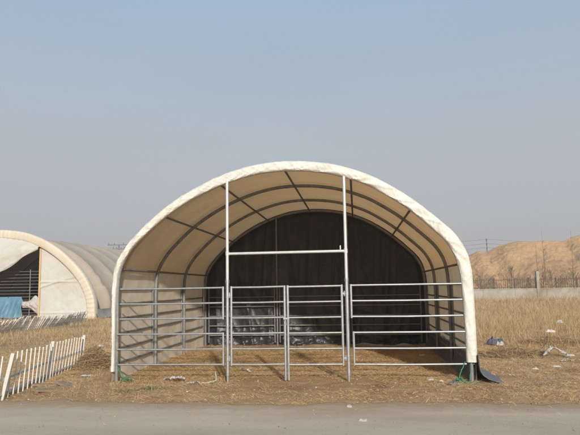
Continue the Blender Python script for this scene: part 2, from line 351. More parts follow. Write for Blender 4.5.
# ------------------------------------------------------------------ shelter profile
L_ = 6.26
PR = [(-3.03, 0), (-3.03, .9), (-3.035, 1.55), (-2.985, 1.97), (-2.80, 2.31), (-2.5, 2.64), (-2.12, 2.97), (-1.65, 3.27), (-1.11, 3.52), (-.5, 3.69), (.13, 3.735),
      (.8, 3.665), (1.41, 3.475), (1.83, 3.25), (2.23, 2.975), (2.62, 2.64), (2.86, 2.40), (3.02, 2.13), (3.09, 1.85), (3.11, 1.5), (3.115, .8), (3.11, 0)]
def dense(P, n):
    P = [Vector((a, b)) for a, b in P]; P = [P[0]*2-P[1]]+P+[P[-1]*2-P[-2]]; out = []
    for i in range(1, len(P)-2):
        for k in range(24):
            t = k/24; a, b, c, d = P[i-1:i+3]
            out.append(.5*((2*b)+(c-a)*t+(2*a-5*b+4*c-d)*t*t+(3*b-a-3*c+d)*t**3))
    out.append(P[-2]); A = np.array([tuple(v) for v in out])
    s = np.concatenate([[0], np.cumsum(np.hypot(*np.diff(A, axis=0).T))]); q = np.linspace(0, s[-1], n)
    Q = np.stack([np.interp(q, s, A[:, 0]), np.interp(q, s, A[:, 1])], -1)
    T = np.gradient(Q, axis=0); T /= np.hypot(T[:, 0], T[:, 1])[:, None]
    Nn = np.stack([T[:, 1]*-1, T[:, 0]], -1)       # outward: left of travel direction (travel left->right over the top)
    return Q, Nn, q
def arch(n, off=0.0):
    Q, Nn, q = dense(PR, n); return Q+Nn*off, Nn, q
sh = empty('livestock_shelter', (0.04, 3.1, 0), 'open fronted arched shelter with cream fabric roof, white front edge and black rear tarp', 'shelter')
# roof cover
Q, Nn, q = arch(240)
ysam = np.linspace(.02, L_+.12, 90)
A, B = np.meshgrid(q, ysam, indexing='ij'); U = A/q[-1]
bay = (B/(L_/3)) % 1.0
sag = -.03*np.sin(np.pi*bay)**1.2*np.clip(np.minimum(A, q[-1]-A)-1.6, .0, 1)
lowm = np.clip((.9-np.minimum(A, q[-1]-A))/.9, 0, 1)
wr = .010*fbm(A*3, B*3, 91, 3)+.022*lowm*fbm(A*1.4, B*2.2, 92, 3)+.014*lowm*np.sin(B*5+A*3+2*fbm(A, B, 93, 2))
wr = wr+.012*np.clip(1-np.abs(U-.13)*12, 0, 1)*fbm(A*5, B*1.2, 94, 3)+.012*np.clip(1-np.abs(U-.87)*12, 0, 1)*fbm(A*5, B*1.2, 95, 3)
O = (sag+wr)*np.clip(B/.3, .1, 1)
G = np.stack([Q[:, None, 0]+Nn[:, None, 0]*O, B, np.maximum(Q[:, None, 1]+Nn[:, None, 1]*O, -.03)+.0*B], -1)
ka = int(np.argmax(Q[:, 1] > 1.93)); kb = 240-int(np.argmax(Q[::-1, 1] > 1.93))
m = MB(); m.grid(G[ka-1:kb+1]); cover = m.build('roof_cover', M['cover'], sh)
for W_ in (G[:ka], G[kb:]):
    m = MB(); m.grid(W_); m.build('side_wall', M['wall'], sh)
# folded front edge of the cover
n = 1500; Q, Nn, q = arch(n); u = q/q[-1]
th = np.interp(u, [0, .1, .2, .3, .42, .55, .7, .82, .9, 1], [.055, .055, .10, .13, .155, .16, .165, .195, .165, .15])
sec0 = np.array([(.016, .45, 0), (.018, .2, 0), (.018, .05, .2), (.014, .0, .5), (-.1, -.028, 1), (-.5, -.034, 1), (-.88, -.026, 1), (-1.0, .0, .8), (-1.02, .04, .5), (-.98, .08, .2)])
ks = np.linspace(0, 9, 30); sec = [tuple(np.interp(k, range(10), sec0[:, c]) for c in range(3)) for k in ks]
k0 = int(np.argmax((Q[:, 1] > .17))); k1 = n-int(np.argmax((Q[::-1, 1] > .31)))
G = np.zeros((n, len(sec), 3))
for j, (a, yy, wm) in enumerate(sec):
    off = np.where(a > 0, a, a*th) if a > 0 else a*th
    jj = j*.30
    fold = .7*fbm(q*3.2+jj*.33, jj*.55+q*.4, 101, 3)+1.5*(1-np.abs(vnoise(q*5.2+jj*.75, q*.3+jj*.30, 102)))**3-.3+.8*(1-np.abs(vnoise(q*11-jj*.8, q*.3+jj*.5, 103)))**4
    curvy = np.interp(u, [0, .16, .24, .34, .66, .76, .84, 1], [.5, .7, 1, .75, .75, 1, .7, .5])
    d = wm*.018*fold*curvy
    xy = Q+Nn*(off+.25*d)[:, None]
    G[:, j, 0] = xy[:, 0]; G[:, j, 2] = xy[:, 1]; G[:, j, 1] = yy-d+.006*wm*np.sin(q*1.7)
m = MB(); m.grid(G[k0:k1]); m.build('cover_edge', M['edge'], cover)
# hem stitching pleat line on the band
m = MB()
# ribs
for i in range(4):
    Qr, _, _ = arch(90, -.075); yy = [.05, L_/3, 2*L_/3, L_][i]
    m = MB(); m.tube([(a, yy, max(b, -.05)) for a, b in Qr], .034, 10); m.build('rib', M['steel_shaded'], sh)
    if i == 0: pass
# purlins
Qp, Np, qp = arch(800, -.078)
def at_x(xx, top=True):
    k = [i for i in range(800) if (Qp[i, 1] > 1.9)]
    return min(k, key=lambda i: abs(Qp[i, 0]-xx))
def at_zl(zz, s):
    k = [i for i in range(800) if Qp[i, 0]*s > 0]
    return min(k, key=lambda i: abs(Qp[i, 1]-zz))
for i in (at_x(.0), at_x(-1.17), at_x(1.17), at_x(-2.15), at_x(2.2), at_zl(1.93, -1), at_zl(1.93, 1)):
    m = MB(); m.tube([(Qp[i, 0], .05, Qp[i, 1]), (Qp[i, 0], L_, Qp[i, 1])], .022, 8); m.build('purlin', M['steel_shaded'], sh)
# gate posts and crossbar
def roof_z(xx): 
    Qa, _, _ = arch(400, -.055); c = [p for p in Qa if p[1] > 1.9]; return float(min(c, key=lambda p: abs(p[0]-xx))[1])
GP = (-.987, 1.05)
for gx in GP:
    m = MB(); m.tube([(gx, 0, 1.64), (gx, 0, roof_z(gx))], .0265, 12); m.tube([(gx, 0, 2.13), (gx, 0, 2.20)], .033, 12)
    gp = m.build('gate_post', M['white_pipe'], sh)
    m = MB(); m.tube([(gx, 0, -.1), (gx, 0, .16)], .022); m.tube([(gx, 0, .10), (gx, 0, 1.70)], .030, 12); m.tube([(gx, 0, .15), (gx, 0, .19)], .034, 12); m.tube([(gx, 0, 1.66), (gx, 0, 1.71)], .036, 12); m.tube([(gx, -.03, 1.685), (gx, -.055, 1.685)], .010, 6); m.tube([(gx, -.025, .35), (gx, -.045, .35)], .010, 6)
    m.build('lower_sleeve', M['steel'], gp)
m = MB(); m.tube([(GP[0], 0, 2.16), (GP[1], 0, 2.165)], .024, 12); m.tube([(GP[1]-.09, .0, 2.19), (GP[1]-.09, 0, 2.26)], .012); m.build('crossbar', M['white_pipe'], sh)
for gx in (-.95, 1.0):
    m = MB(); m.tube([(gx, L_-.02, -.05), (gx, L_-.02, roof_z(gx))], .026); m.build('rear_post', M['steel_shaded'], sh)
# black tarp closing the back
nx, nz = 260, 190; xs_ = np.linspace(-1, 1, nx); zs_ = np.linspace(0, 1, nz)
Qa, _, _ = arch(900, .012)
S_, T_ = np.meshgrid(xs_, zs_, indexing='ij')
Xt = .04+S_*3.065
lo_i = Qa[:, 1] > 0
topz = np.interp(np.clip(.04+xs_*3.06, Qa[:, 0].min()+.01, Qa[:, 0].max()-.01), *[a for a in (lambda s: (Qa[s, 0], Qa[s, 1]))(np.where((np.arange(900) > 190) & (np.arange(900) < 710))[0])])
edge_l = np.interp(0, [0, 1], [0, 1])
Zt = T_*topz[:, None]+(1-T_)*(.02+.05*vnoise(xs_*9, xs_*0, 111)[:, None])
fold = 1-np.abs(fbm(Xt*2.2+.25*Zt, Zt*.35, 112, 3))*2
fold2 = np.sin(Xt*13+2.2*fbm(Xt*.8, Zt*.8, 113, 2)+Zt*.8)
dy = .09*fold*np.clip(Zt/.7, .5, 1)+.03*fold2*(.4+.6*np.clip(vnoise(Xt*1.3, Zt*.8, 114)+.3, 0, 1))
dy = dy-.05*np.exp(-((Zt-1.62)/.05)**2)+.02*np.abs(vnoise(Xt*9, Zt*3, 115))*np.exp(-((Zt-1.62)/.12)**2)
lowz = np.clip((.5-Zt)/.5, 0, 1)
dy = dy-lowz*(.10+.16*fbm(Xt*2.6, Zt*5, 116, 4)+.10*np.abs(fbm(Xt*5, Zt*9, 117, 3)))
taper = np.clip((1-np.abs(S_))*8, 0, 1)*np.clip((1-T_)*10, 0, 1)
cr1 = (1-np.abs(vnoise(Xt*2.1+.22*Zt, Zt*.28, 301)))**3; cr2 = (1-np.abs(vnoise(Xt*5.3-.3*Zt, Zt*.45, 302)))**3; cr3 = (1-np.abs(vnoise(Xt*3.0+Zt*1.6, Zt*1.5, 303)))**4
gather = np.exp(-((Zt-1.62)/.10)**2)*(.5+.5*vnoise(Xt*14, Zt*2, 304))+np.exp(-((Zt-2.2)/.07)**2)*.3
lowc = np.clip((.62-Zt)/.62, 0, 1)*(np.abs(fbm(Xt*2.6, Zt*4.5, 116, 4))*1.3+(1-np.abs(vnoise(Xt*5, Zt*6, 305)))**3*.5)
dd = .055*cr1+.030*cr2+.022*cr3*(.4+.6*(Zt < 1.7))+.03*gather+.085*lowc
Yt = L_+.119-np.minimum(dd, .125)*taper
m = MB(); m.grid(np.stack([Xt, Yt, Zt], -1)); m.build('back_tarp', M['tarp'], sh)
# lacing of the tarp to the last rib
pts = []
Ql, Nl, ql = arch(220, 0); 
for i in range(30, 191):
    o = -.09 if i % 2 else -.16
    pts.append((Ql[i, 0]+Nl[i, 0]*o, L_-.0, Ql[i, 1]+Nl[i, 1]*o))
m = MB(); m.tube(pts, .005, 5); m.build('lacing', M['iron'], sh)
# grey skirt along the right foot of the cover, flaring outward on the ground
yy = np.concatenate([np.linspace(-.08, .6, 24), np.linspace(.7, L_+.1, 60)])
prof = [(3.135, .44), (3.14, .36), (3.145, .27), (3.16, .19), (3.20, .12), (3.28, .065), (3.40, .03), (3.50, .015)]
G = np.zeros((len(yy), len(prof), 3))
for i, y_ in enumerate(yy):
    for j, (a, b) in enumerate(prof):
        flare = max(0, 1-y_/.9); k = j/len(prof)
        G[i, j] = (a+.03*k*float(vnoise(y_*3, j*.4, 121))-(0 if flare > 0 else .05*k), y_-.10*flare*k**2, b+.03*k*(1-flare)*abs(float(vnoise(y_*2.2, j*.3, 122)))+gh(a, y_)*k)
m = MB(); m.grid(G); o = m.build('ground_skirt', M['skirt'], sh)
s_ = o.modifiers.new('s', 'SOLIDIFY'); s_.thickness = .012; s_.offset = 0
# inner strip of the skirt, seen from within
G = np.zeros((70, 8, 3)); yi = np.linspace(.02, L_+.05, 70)
for i, y_ in enumerate(yi):
    for j in range(8):
        z_ = .40*(1-j/7); G[i, j] = (3.075-.10*max(0, (j-4)/3)+.02*float(vnoise(y_*3, j*.5, 123)), y_, z_+.0)
m = MB(); m.grid(G); m.build('inner_skirt', M['skirt'], sh)
# small flare of cover at left front foot
G = np.zeros((14, 8, 3))
for i in range(14):
    for j in range(8):
        y_ = -.02+i*.05; k = j/7; G[i, j] = (-3.04-.10*k**2*(1-i/14)+.01*float(vnoise(i*.7, j*.7, 124)), y_, .26*(1-k)+.005)
m = MB(); m.grid(G); m.build('loose_flap', M['cover'], sh)
# green tie cords at both front feet
def cordpts(P, wob=.006):
    out = []
    for (a, b) in zip(P[:-1], P[1:]):
        for k in range(5):
            t = k/5; out.append(tuple(a[i]*(1-t)+b[i]*t+random.uniform(-wob, wob) for i in range(3)))
    out.append(P[-1]); return out
m = MB()
for P in ([(2.93, -.03, .33), (2.86, -.06, .2), (2.80, -.10, .06)], [(3.02, -.03, .32), (3.0, -.07, .18), (2.97, -.12, .04)], [(2.80, -.1, .05), (2.88, -.14, .03), (2.98, -.15, .02), (3.1, -.2, .02)]):
    m.tube(cordpts(P), .008, 6)
for k in range(14):
    a = random.uniform(0, 6.3); m.tube(cordpts([(2.80, -.1, .06), (2.80+.07*math.cos(a), -.1+.05*math.sin(a), .03+random.random()*.08), (2.79+.09*math.cos(a+1), -.12+.05*math.sin(a+1), .015)]), .005, 5)
m.build('tie_cord', M['cord'], sh)
m = MB()
m.tube(cordpts([(-2.93, -.03, .34), (-2.88, -.03, .2), (-2.78, -.06, .08)]), .007, 6)
for k in range(8):
    a = random.uniform(0, 6.3); m.tube(cordpts([(-2.72, -.06, .06), (-2.72+.09*math.cos(a), -.06+.05*math.sin(a), .02+random.random()*.10), (-2.73+.12*math.cos(a+1), -.07+.05*math.sin(a+1), .015)]), .005, 5)
m.build('tie_cord', M['cord'], sh)

# ------------------------------------------------------------------ corral panels and gates
ZT, ZB = 1.582, .291; RZ = [ZT-(ZT-ZB)*k/5 for k in range(6)]
def straight(name, label, cat, a, b, rails, up_a, up_b, matr, group=None, rr=.0165, ru=.02):
    """a,b: (x,y) ends; rails: z list; up_a / up_b: list of (z0,z1) uprights at each end"""
    mid = ((a[0]+b[0])/2, (a[1]+b[1])/2, 0)
    t = empty(name, mid, label, cat, group)
    for k, z in enumerate(rails):
        m = MB(); s = .004*math.sin(k*2.1+a[0])
        m.tube([(a[0], a[1], z), ((a[0]+b[0])/2, (a[1]+b[1])/2, z+s-.004), (b[0], b[1], z)], rr, 10); m.build('rail', matr, t)
    for P, ups in ((a, up_a), (b, up_b)):
        for z0, z1 in ups:
            m = MB(); m.tube([(P[0], P[1], z0), (P[0], P[1], z1)], ru, 10); m.build('upright', matr, t)
    return t
G0, G1 = GP
yF = -.005
straight('corral_fence', 'upper three-rail galvanized panel between left foot of shelter and left gate post', 'corral fence', (-2.89, yF), (G0-.075, yF), RZ[:3], [], [(RZ[2]-.02, RZ[0]+.018)], M['steel'], 'half-height panels closing the front beside the gates')
straight('corral_fence', 'lower three-rail galvanized panel between left foot of shelter and left gate post', 'corral fence', (-2.93, yF+.0), (G0-.075, yF), RZ[3:], [], [(RZ[5]-.018, RZ[3]+.018)], M['steel'], 'half-height panels closing the front beside the gates')
straight('corral_fence', 'upper three-rail galvanized panel between right gate post and right foot of shelter', 'corral fence', (G1+.07, yF), (2.93, yF), [z+.005 for z in RZ[:3]], [(RZ[2]-.02, RZ[0]+.022)], [], M['steel'], 'half-height panels closing the front beside the gates')
straight('corral_fence', 'lower three-rail galvanized panel between right gate post and right foot of shelter', 'corral fence', (G1+.095, yF), (2.95, yF), RZ[3:], [(RZ[5]-.018, RZ[3]+.018)], [], M['steel'], 'half-height panels closing the front beside the gates')
def gate(label, hx, cx_, s):
    t = empty('corral_gate', (hx, yF, 0), label, 'gate', 'pair of six-rail gates at the shelter front')
    for k, z in enumerate(RZ):
        m = MB(); m.tube([(hx, yF, z), ((hx+cx_)/2, yF, z-.003), (cx_, yF, z+.004*s)], .0175 if k in (0, 5) else .0155, 10); m.build('rail', M['steel'], t)
    m = MB(); m.tube([(hx, yF, RZ[5]-.02), (hx, yF, RZ[0]+.02)], .022, 12); m.build('upright', M['steel'], t)
    m = MB(); m.tube([(cx_, yF, .03), (cx_, yF, RZ[0]+.02)], .022, 12); m.build('upright', M['steel'], t)
    px = hx+s*.0; 
    for z in (RZ[5]+.10, RZ[0]-.13):
        m = MB(); gx = G0 if s > 0 else G1
        m.box(((hx+gx)/2, yF, z), (abs(hx-gx), .012, .035)); m.tube([(gx, 0, z-.03), (gx, 0, z+.03)], .033, 12); m.tube([(gx+(hx-gx)*.5, yF, z-.045), (gx+(hx-gx)*.5, yF, z+.045)], .009)
        m.build('hinge', M['steel'], t)
    return t
tl = gate('left leaf of the six-rail galvanized gate, hinged on left tall post', G0+.068, -.002, 1)
tr = gate('right leaf of the six-rail galvanized gate, hinged on right tall post', G1-.085, .052, -1)
m = MB(); m.box((.025, -.032, 1.05), (.10, .01, .03)); m.tube([(.0, -.03, 1.03), (.0, -.05, 1.03), (.0, -.05, .95)], .006); m.build('latch', M['steel'], tl)
# panels along the side walls and the rear
bays = [(.08, L_/3-.05), (L_/3+.05, 2*L_/3-.05), (2*L_/3+.05, L_-.08)]
bn = ['nearest the open front', 'in the middle bay', 'nearest the black tarp']
for s, sn in ((-1, 'left'), (1, 'right')):
    for (ya, yb), b_ in zip(bays, bn):
        px = .04+s*3.046
        straight('corral_fence', f'shade-toned six-rail panel along the {sn} inner wall, {b_}', 'corral fence', (px, ya), (px, yb), RZ, [(RZ[5]-.02, ZT+.015)], [(RZ[5]-.02, ZT+.015)], M['steel_shaded'], 'six-rail panels along the side walls', rr=.019, ru=.018)
for (xa, xb), b_ in zip(((-2.85, -1.02), (-.88, .93), (1.07, 2.9)), ('left of the left rear post', 'between the two rear posts', 'right of the right rear post')):
    straight('corral_fence', f'shade-toned six-rail panel in front of the black tarp, {b_}', 'corral fence', (xa, L_-.03), (xb, L_-.03), RZ, [(RZ[5]-.2, ZT+.015)], [(RZ[5]-.2, ZT+.015)], M['steel_shaded'], 'six-rail panels across the rear', rr=.016, ru=.02)

# ------------------------------------------------------------------ white picket fence in the left foreground
pf = empty('picket_fence', (-4.35, .4, 0), 'low white plastic picket fence standing crookedly at lower left beside the road', 'fence', 'low white picket fences')
def fp(t): return Vector((-4.06-.15*(t+1.45)-.02*math.sin(t*2), t, 0))
posts = [-3.45, -1.62, .33, 2.12]
def lean(base, h, lx, ly): return base+Vector((lx*h, ly*h, math.sqrt(max(0, 1-lx*lx-ly*ly))*h))
for i, t in enumerate(posts):
    b = fp(t); b.z = gh(b.x, b.y)-.05; lx = [.12, .20, .07, .06][i]
    m = MB(); m.sqtube(b, lean(b, .74-.015*(t+1.5), lx, .04), .055)
    o = bevel(m.build('post', M['plastic'], pf), .006)
for a, b in zip(posts[:-1], posts[1:]):
    for k in range(1, 11):
        t = a+(b-a)*k/11; q = fp(t); q.z = gh(q.x, q.y)-.015+random.uniform(-.006, .006); q += Vector((.028, -.028, 0))
        lx = .09+.03*math.sin(t*1.9)+random.uniform(-.008, .008); h = .66-.012*(t+1.5)+random.uniform(-.004, .004)
        e1 = lean(q, h, lx, .03+random.uniform(-.004, .004)); m = MB()
        rot = (e1-q).to_track_quat('Z', 'Y').to_matrix()
        m.box((q+e1)/2, (.030, .018, h), Matrix.Rotation(math.pi/2*.0, 3, 'Z') @ rot)
        m.box(e1+(e1-q).normalized()*.006, (.035, .023, .018), rot)
        m.build('picket', M['plastic'], pf)
    for z in (.31, .09):
        p0, p1 = fp(a), fp(b); p0.z = gh(p0.x, p0.y)+z; p1.z = gh(p1.x, p1.y)+z; p0.x += z*.12-.0; p1.x += z*.10
        m = MB(); m.sqtube(p0, p1, .034); m.build('rail', M['plastic'], pf)
# second fence, leaning over in front of the beige tunnel
ff = empty('picket_fence', (-12.4, 14, 0), 'long white picket fence leaning over in front of the beige tunnel tent', 'fence', 'low white picket fences')
ft = np.arange(8.6, 18.9, .135)
def fq(t): return Vector((-12.15-.03*(t-11.4)+.08*math.sin(t*.9), t, 0))
for t in ft:
    b = fq(t); b.z = gh(b.x, b.y)-.02; a = .55+.12*math.sin(t*1.3)+random.uniform(-.08, .08)
    e1 = b+Vector((math.sin(a)*.64, random.uniform(-.03, .05), math.cos(a)*.64)); m = MB(); m.sqtube(b, e1, .034); m.build('picket', M['plastic'], ff)
for hgt in (.14, .42):
    m = MB(); pts = []
    for t in np.linspace(8.6, 18.9, 24):
        b = fq(t); a = .55+.12*math.sin(t*1.3); pts.append((b.x+math.sin(a)*hgt, t, gh(b.x, b.y)+math.cos(a)*hgt))
    m.tube(pts, .02, 6); m.build('rail', M['plastic'], ff)

# ------------------------------------------------------------------ beige tunnel tent at the left
YN = 22.5; LN = 24
hp = [(5.82, 0), (5.80, .35), (5.70, 1.23), (5.28, 2.17), (4.80, 2.82), (4.22, 3.42), (3.62, 3.92), (2.88, 4.40), (2.0, 4.80), (1.25, 5.01), (.45, 5.12)]
XC = -19.2
NP = [(XC-a, b) for a, b in hp]+[(XC, 5.15)]+[(XC+a, b) for a, b in hp[::-1]]
tn = empty('tunnel_tent', (XC, YN+12, 0), 'long beige fabric tunnel tent with white gable and raised entrance flap at far left', 'tent')
Q, Nn, q = dense(NP, 160); ysam = np.linspace(YN+.15, YN+LN, 150)
A, B = np.meshgrid(q, ysam, indexing='ij'); bay = ((B-YN)/2.45) % 1.0
O = -.20+.02-.16*(1-(2*bay-1)**2)**.8+.03*fbm(A*.6, B*.8, 131, 3)+.012*fbm(A*2.5, B*2.5, 132, 2)
O = O-.34*np.sin(np.pi*np.clip((B-YN-.3)/2.15, 0, 1))**.8  # deeper first-bay sag, shaped so the front band throws a longer shadow
low = (Q[:, 1] < 1.95)[:, None]; O = np.where(low, O+.09, O)
O = O+.02*(1-np.abs(fbm(A*1.1+B*.5, B*.35, 140, 3))*2)
G = np.stack([Q[:, None, 0]+Nn[:, None, 0]*O, B, np.maximum(Q[:, None, 1]+Nn[:, None, 1]*O, -.02)], -1)
m = MB(); m.grid(G); tc_ = m.build('tunnel_cover', M['old_cover'], tn)
# base strip
for s in (-1, 1):
    G = np.zeros((80, 6, 3)); 
    for i, y_ in enumerate(np.linspace(YN+.1, YN+LN, 80)):
        for j in range(6):
            k = j/5; G[i, j] = (XC+s*(5.72+.28*k**2+.05*float(vnoise(y_*1.2, j*.3, 133))), y_, .50*(1-k)+.02)
    m = MB(); m.grid(G); m.build('base_strip', M['grey_base'], tn)
# front arch band
n = 1000; Q, Nn, q = dense(NP, n); sec = [(-.04, .5), (0, .35), (.0, .02), (-.03, -.025), (-.12, -.045), (-.25, -.048), (-.38, -.043), (-.45, -.03), (-.48, 0.0), (-.5, .12)]
G = np.zeros((n, len(sec), 3))
for j, (a, yy) in enumerate(sec):
    f_ = .013*(1-2*np.abs(np.sin(q*np.pi/.27+.9*np.sin(q*.7)+j*.12)))*(1 if 2 < j < 9 else .2)*(.5+.5*vnoise(q*1.3, q*0, 139))+.014*fbm(q*2.5, q*0+j*.4, 134, 4)
    xy = Q+Nn*(a+f_*.3)[:, None]; G[:, j, 0] = xy[:, 0]; G[:, j, 2] = np.maximum(xy[:, 1], -.02); G[:, j, 1] = YN+yy-f_
m = MB(); m.grid(G); m.build('front_band', M['old_edge'], tn)
# gable panels each side of the entrance
Qi = Q+Nn*-.47
def topat(xx): 
    k = np.where(Q[:, 1] > 0)[0]; j = k[np.argmin(np.abs(Qi[k, 0]-xx)+(Qi[k, 1] < .0)*9)]; return max(Qi[j, 1], .02)
for s, x0, x1 in ((1, XC+2.46, XC+5.34), (-1, XC-5.34, XC-2.46)):
    xs_ = np.linspace(x0, x1, 70); G = np.zeros((70, 100, 3))
    for i, xx in enumerate(xs_):
        tz = topat(xx)
        for j in range(100):
            z = .03+(tz-.03)*j/99
            G[i, j] = (xx, YN+.09+.05*float(fbm(xx*1.1, z*1.1, 135, 4))+.05*float(1-abs(vnoise(xx*.9-z*1.5, z*.3, 136)))-.05*math.exp(-((z-2.1)/.05)**2)-.06*math.exp(-((z-2.15-(xx-x0)*.28+.35)/.05)**2)-.03*math.exp(-((z-.35)/.05)**2), z)
    m = MB(); m.grid(G); m.build('gable_panel', M['gable'], tn)
m = MB(); m.box((XC+2.44, YN+.06, 2.02), (.09, .03, 4.0)); m.build('edge_trim', M['zip'], tn)
m = MB(); m.box((XC-2.44, YN+.06, 2.02), (.09, .03, 4.0)); m.build('edge_trim', M['zip'], tn)
# the entrance flap, pulled up to one side
G = np.zeros((70, 34, 3))
for i in range(70):
    a = i/69; xx = XC-2.4+a*4.78; tz = topat(xx)+.02
    bz = 1.9+(4.02-1.9)*max(0, (a-.10)/.90)**1.35+.05*math.sin(a*17)
    for j in range(34):
        k = j/33; z = tz+(min(bz, tz-.02)-tz)*k
        G[i, j] = (xx, YN+.05-.28*math.sin(k*math.pi*.85)**1.3*min(1, (tz-bz))-.05*float(fbm(xx*1.0+z*1.5, z*1.5-xx, 137, 3))*k-.16*k*(1-abs(float(vnoise(xx*1.2-z*2.2, .3, 138))))-.07*(1-abs(float(vnoise(xx*2.6-z*4.4, .6, 148)))), z)
m = MB(); m.grid(G); m.build('entrance_flap', M['gable'], tn)
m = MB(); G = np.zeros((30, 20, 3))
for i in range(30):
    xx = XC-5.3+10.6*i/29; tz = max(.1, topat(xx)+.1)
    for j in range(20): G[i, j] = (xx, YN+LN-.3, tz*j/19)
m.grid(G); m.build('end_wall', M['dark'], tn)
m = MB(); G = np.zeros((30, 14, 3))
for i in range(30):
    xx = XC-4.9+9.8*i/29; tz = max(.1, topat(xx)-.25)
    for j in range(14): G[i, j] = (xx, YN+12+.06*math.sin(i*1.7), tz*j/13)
m.grid(G); m.build('inner_dark_sheet', M['dark'], tn)  # near-black sheet across the tunnel, standing for the shade within
for k in range(1, 9):
    Qr, _, _ = dense(NP, 60); Nr = dense(NP, 60)[1]; Qr = Qr-Nr*.26
    m = MB(); m.tube([(a, YN+2.45*k, max(b, 0)) for a, b in Qr], .03, 6); m.build('rib', M['steel_shaded'], tn)
rf = empty('rail_fence', (XC, YN+.9, 0), 'tall many-railed metal fence inside the dark tent entrance', 'fence')
for k in range(15):
    m = MB(); m.tube([(XC-4.2, YN+.9, .15+k*.185), (XC+4.2, YN+.9, .15+k*.185)], .017, 6); m.build('rail', M['steel_shaded'], rf)
for xx in (-4.2, -1.4, 1.4, 4.2):
    m = MB(); m.tube([(XC+xx, YN+.9, 0), (XC+xx, YN+.9, 2.85)], .03, 8); m.build('post', M['steel_shaded'], rf)
# tarp and cloth on the rails
def drape(name, mt, x0, x1, y0, z0, z1, label, cat, seed, amp=.10, nf=3.2):
    G = np.zeros((60, 40, 3))
    for i in range(60):
        a = i/59
        for j in range(40):
            k = j/39; xx = x0+(x1-x0)*a+.06*float(vnoise(k*4, 0, seed+5))*(1 if i > 30 else -1)
            d = amp*(.2+k)*float(fbm(xx*nf+k, k*1.2, seed, 3))+amp*.8*(1-abs(float(vnoise(xx*nf*1.5+k*1.3, k*.4, seed+1))))*k
            G[i, j] = (xx, y0-.03-d, z0+(z1-z0)*(1-k)+(.05*float(vnoise(a*5, 2, seed+2)) if j else 0)*k)
    m = MB(); m.grid(G); o = m.build(name, mt, None, ((x0+x1)/2, y0, z0)); tag(o, label, cat)
    s_ = o.modifiers.new('s', 'SOLIDIFY'); s_.thickness = .012; return o
drape('blue_tarp', M['blue'], -20.0, -18.2, YN+.84, .03, 1.28, 'blue tarpaulin hung over the rails in the tent entrance', 'tarpaulin', 141, amp=.20, nf=2.2)
def crumple(name, mt, c, size, label, cat, seed, rot=0, group=None, n=26, sharp=1.0, yaw_=0):
    x0, y0, z0 = c; A = np.linspace(-1, 1, n); G = np.zeros((n, n, 3)); cs, sn = math.cos(yaw_), math.sin(yaw_)
    for i, a in enumerate(A):
        for j, b in enumerate(A):
            rr = 1+.35*float(fbm(math.atan2(b, a)*1.3+7, .5, seed, 3)); q_ = max(abs(a), abs(b)); rd = math.hypot(a, b)+1e-6
            s = q_/rd*rr; xx, yy_ = a*s*size[0]/2, b*s*size[1]/2
            edge_ = max(0, 1-q_**2.5)
            z = size[2]*min(1, edge_*1.6)*(.30+.75*(1-abs(float(fbm(a*1.3*sharp+seed, b*1.3*sharp, seed, 2))))**2)*(.35+.65*abs(float(vnoise(a*1.4+seed*3.3, b*1.1, seed+9)))**.6)+.012*abs(float(vnoise(a*6, b*6, seed+3)))*edge_
            G[i, j] = (x0+xx*cs-yy_*sn, y0+xx*sn+yy_*cs, z0+z+.004)
    m = MB(); m.grid(G); o = m.build(name, mt, None, (x0, y0, z0)); tag(o, label, cat, group); return o
def ribbon(name, mt, pts, w, label, cat, seed, n=40, cr=.03):
    P = [Vector((a, b, gh(a, b)+.01+c)) for a, b, c in pts]; m = MB(); G = np.zeros((n, 9, 3)); K = len(P)-1
    for i in range(n):
        t = i/(n-1)*K; k = min(int(t), K-1); f = t-k; f = f*f*(3-2*f); p = P[k].lerp(P[k+1], f); d = (P[k+1]-P[k]); sdv = Vector((-d.y, d.x, 0)).normalized() if math.hypot(d.x, d.y) > 1e-6 else Vector((0, 1, 0))
        ww = w*(.45+.55*math.sin(math.pi*min(1, .1+.85*i/(n-1))))*(1+.5*float(vnoise(i*.45, 0, seed)))
        for j in range(9):
            q_ = (j/8-.5)*ww; G[i, j] = (p.x+sdv.x*q_+cr*.5*float(vnoise(i*.5, j*.6, seed+1)), p.y+sdv.y*q_, p.z+cr*abs(float(vnoise(i*.6, j*.8, seed+2)))+cr*.8*abs(float(vnoise(i*.2, j*.4, seed+3))))
    m.grid(G); o = m.build(name, mt, None, tuple(P[0])); tag(o, label, cat); o.modifiers.new('s', 'SOLIDIFY').thickness = .003; return o
# white cloth bundle over the rails
G = np.zeros((50, 40, 3))
for i in range(50):
    a = i/49; top = 1.0+.34*math.exp(-((a-.62)/.20)**2)-.1*max(0, a-.8)*5; bot = .62-.34*math.exp(-((a-.75)/.25)**2)
    for j in range(40):
        k = j/39; z = top+(bot-top)*k; xx = -18.15+1.25*a
        G[i, j] = (xx, YN+.80-.16*math.sin(k*math.pi)*(.5+.5*math.sin(a*math.pi))-.10*abs(float(fbm(xx*3+z*3, z*3-xx, 151, 3))), z)
m = MB(); m.grid(G); o = m.build('cloth_bundle', M['rag'], None, (-17.5, YN+.8, .62)); tag(o, 'crumpled white cloth hanging over the rails beside the blue tarpaulin', 'cloth')
o.modifiers.new('s', 'SOLIDIFY').thickness = .012

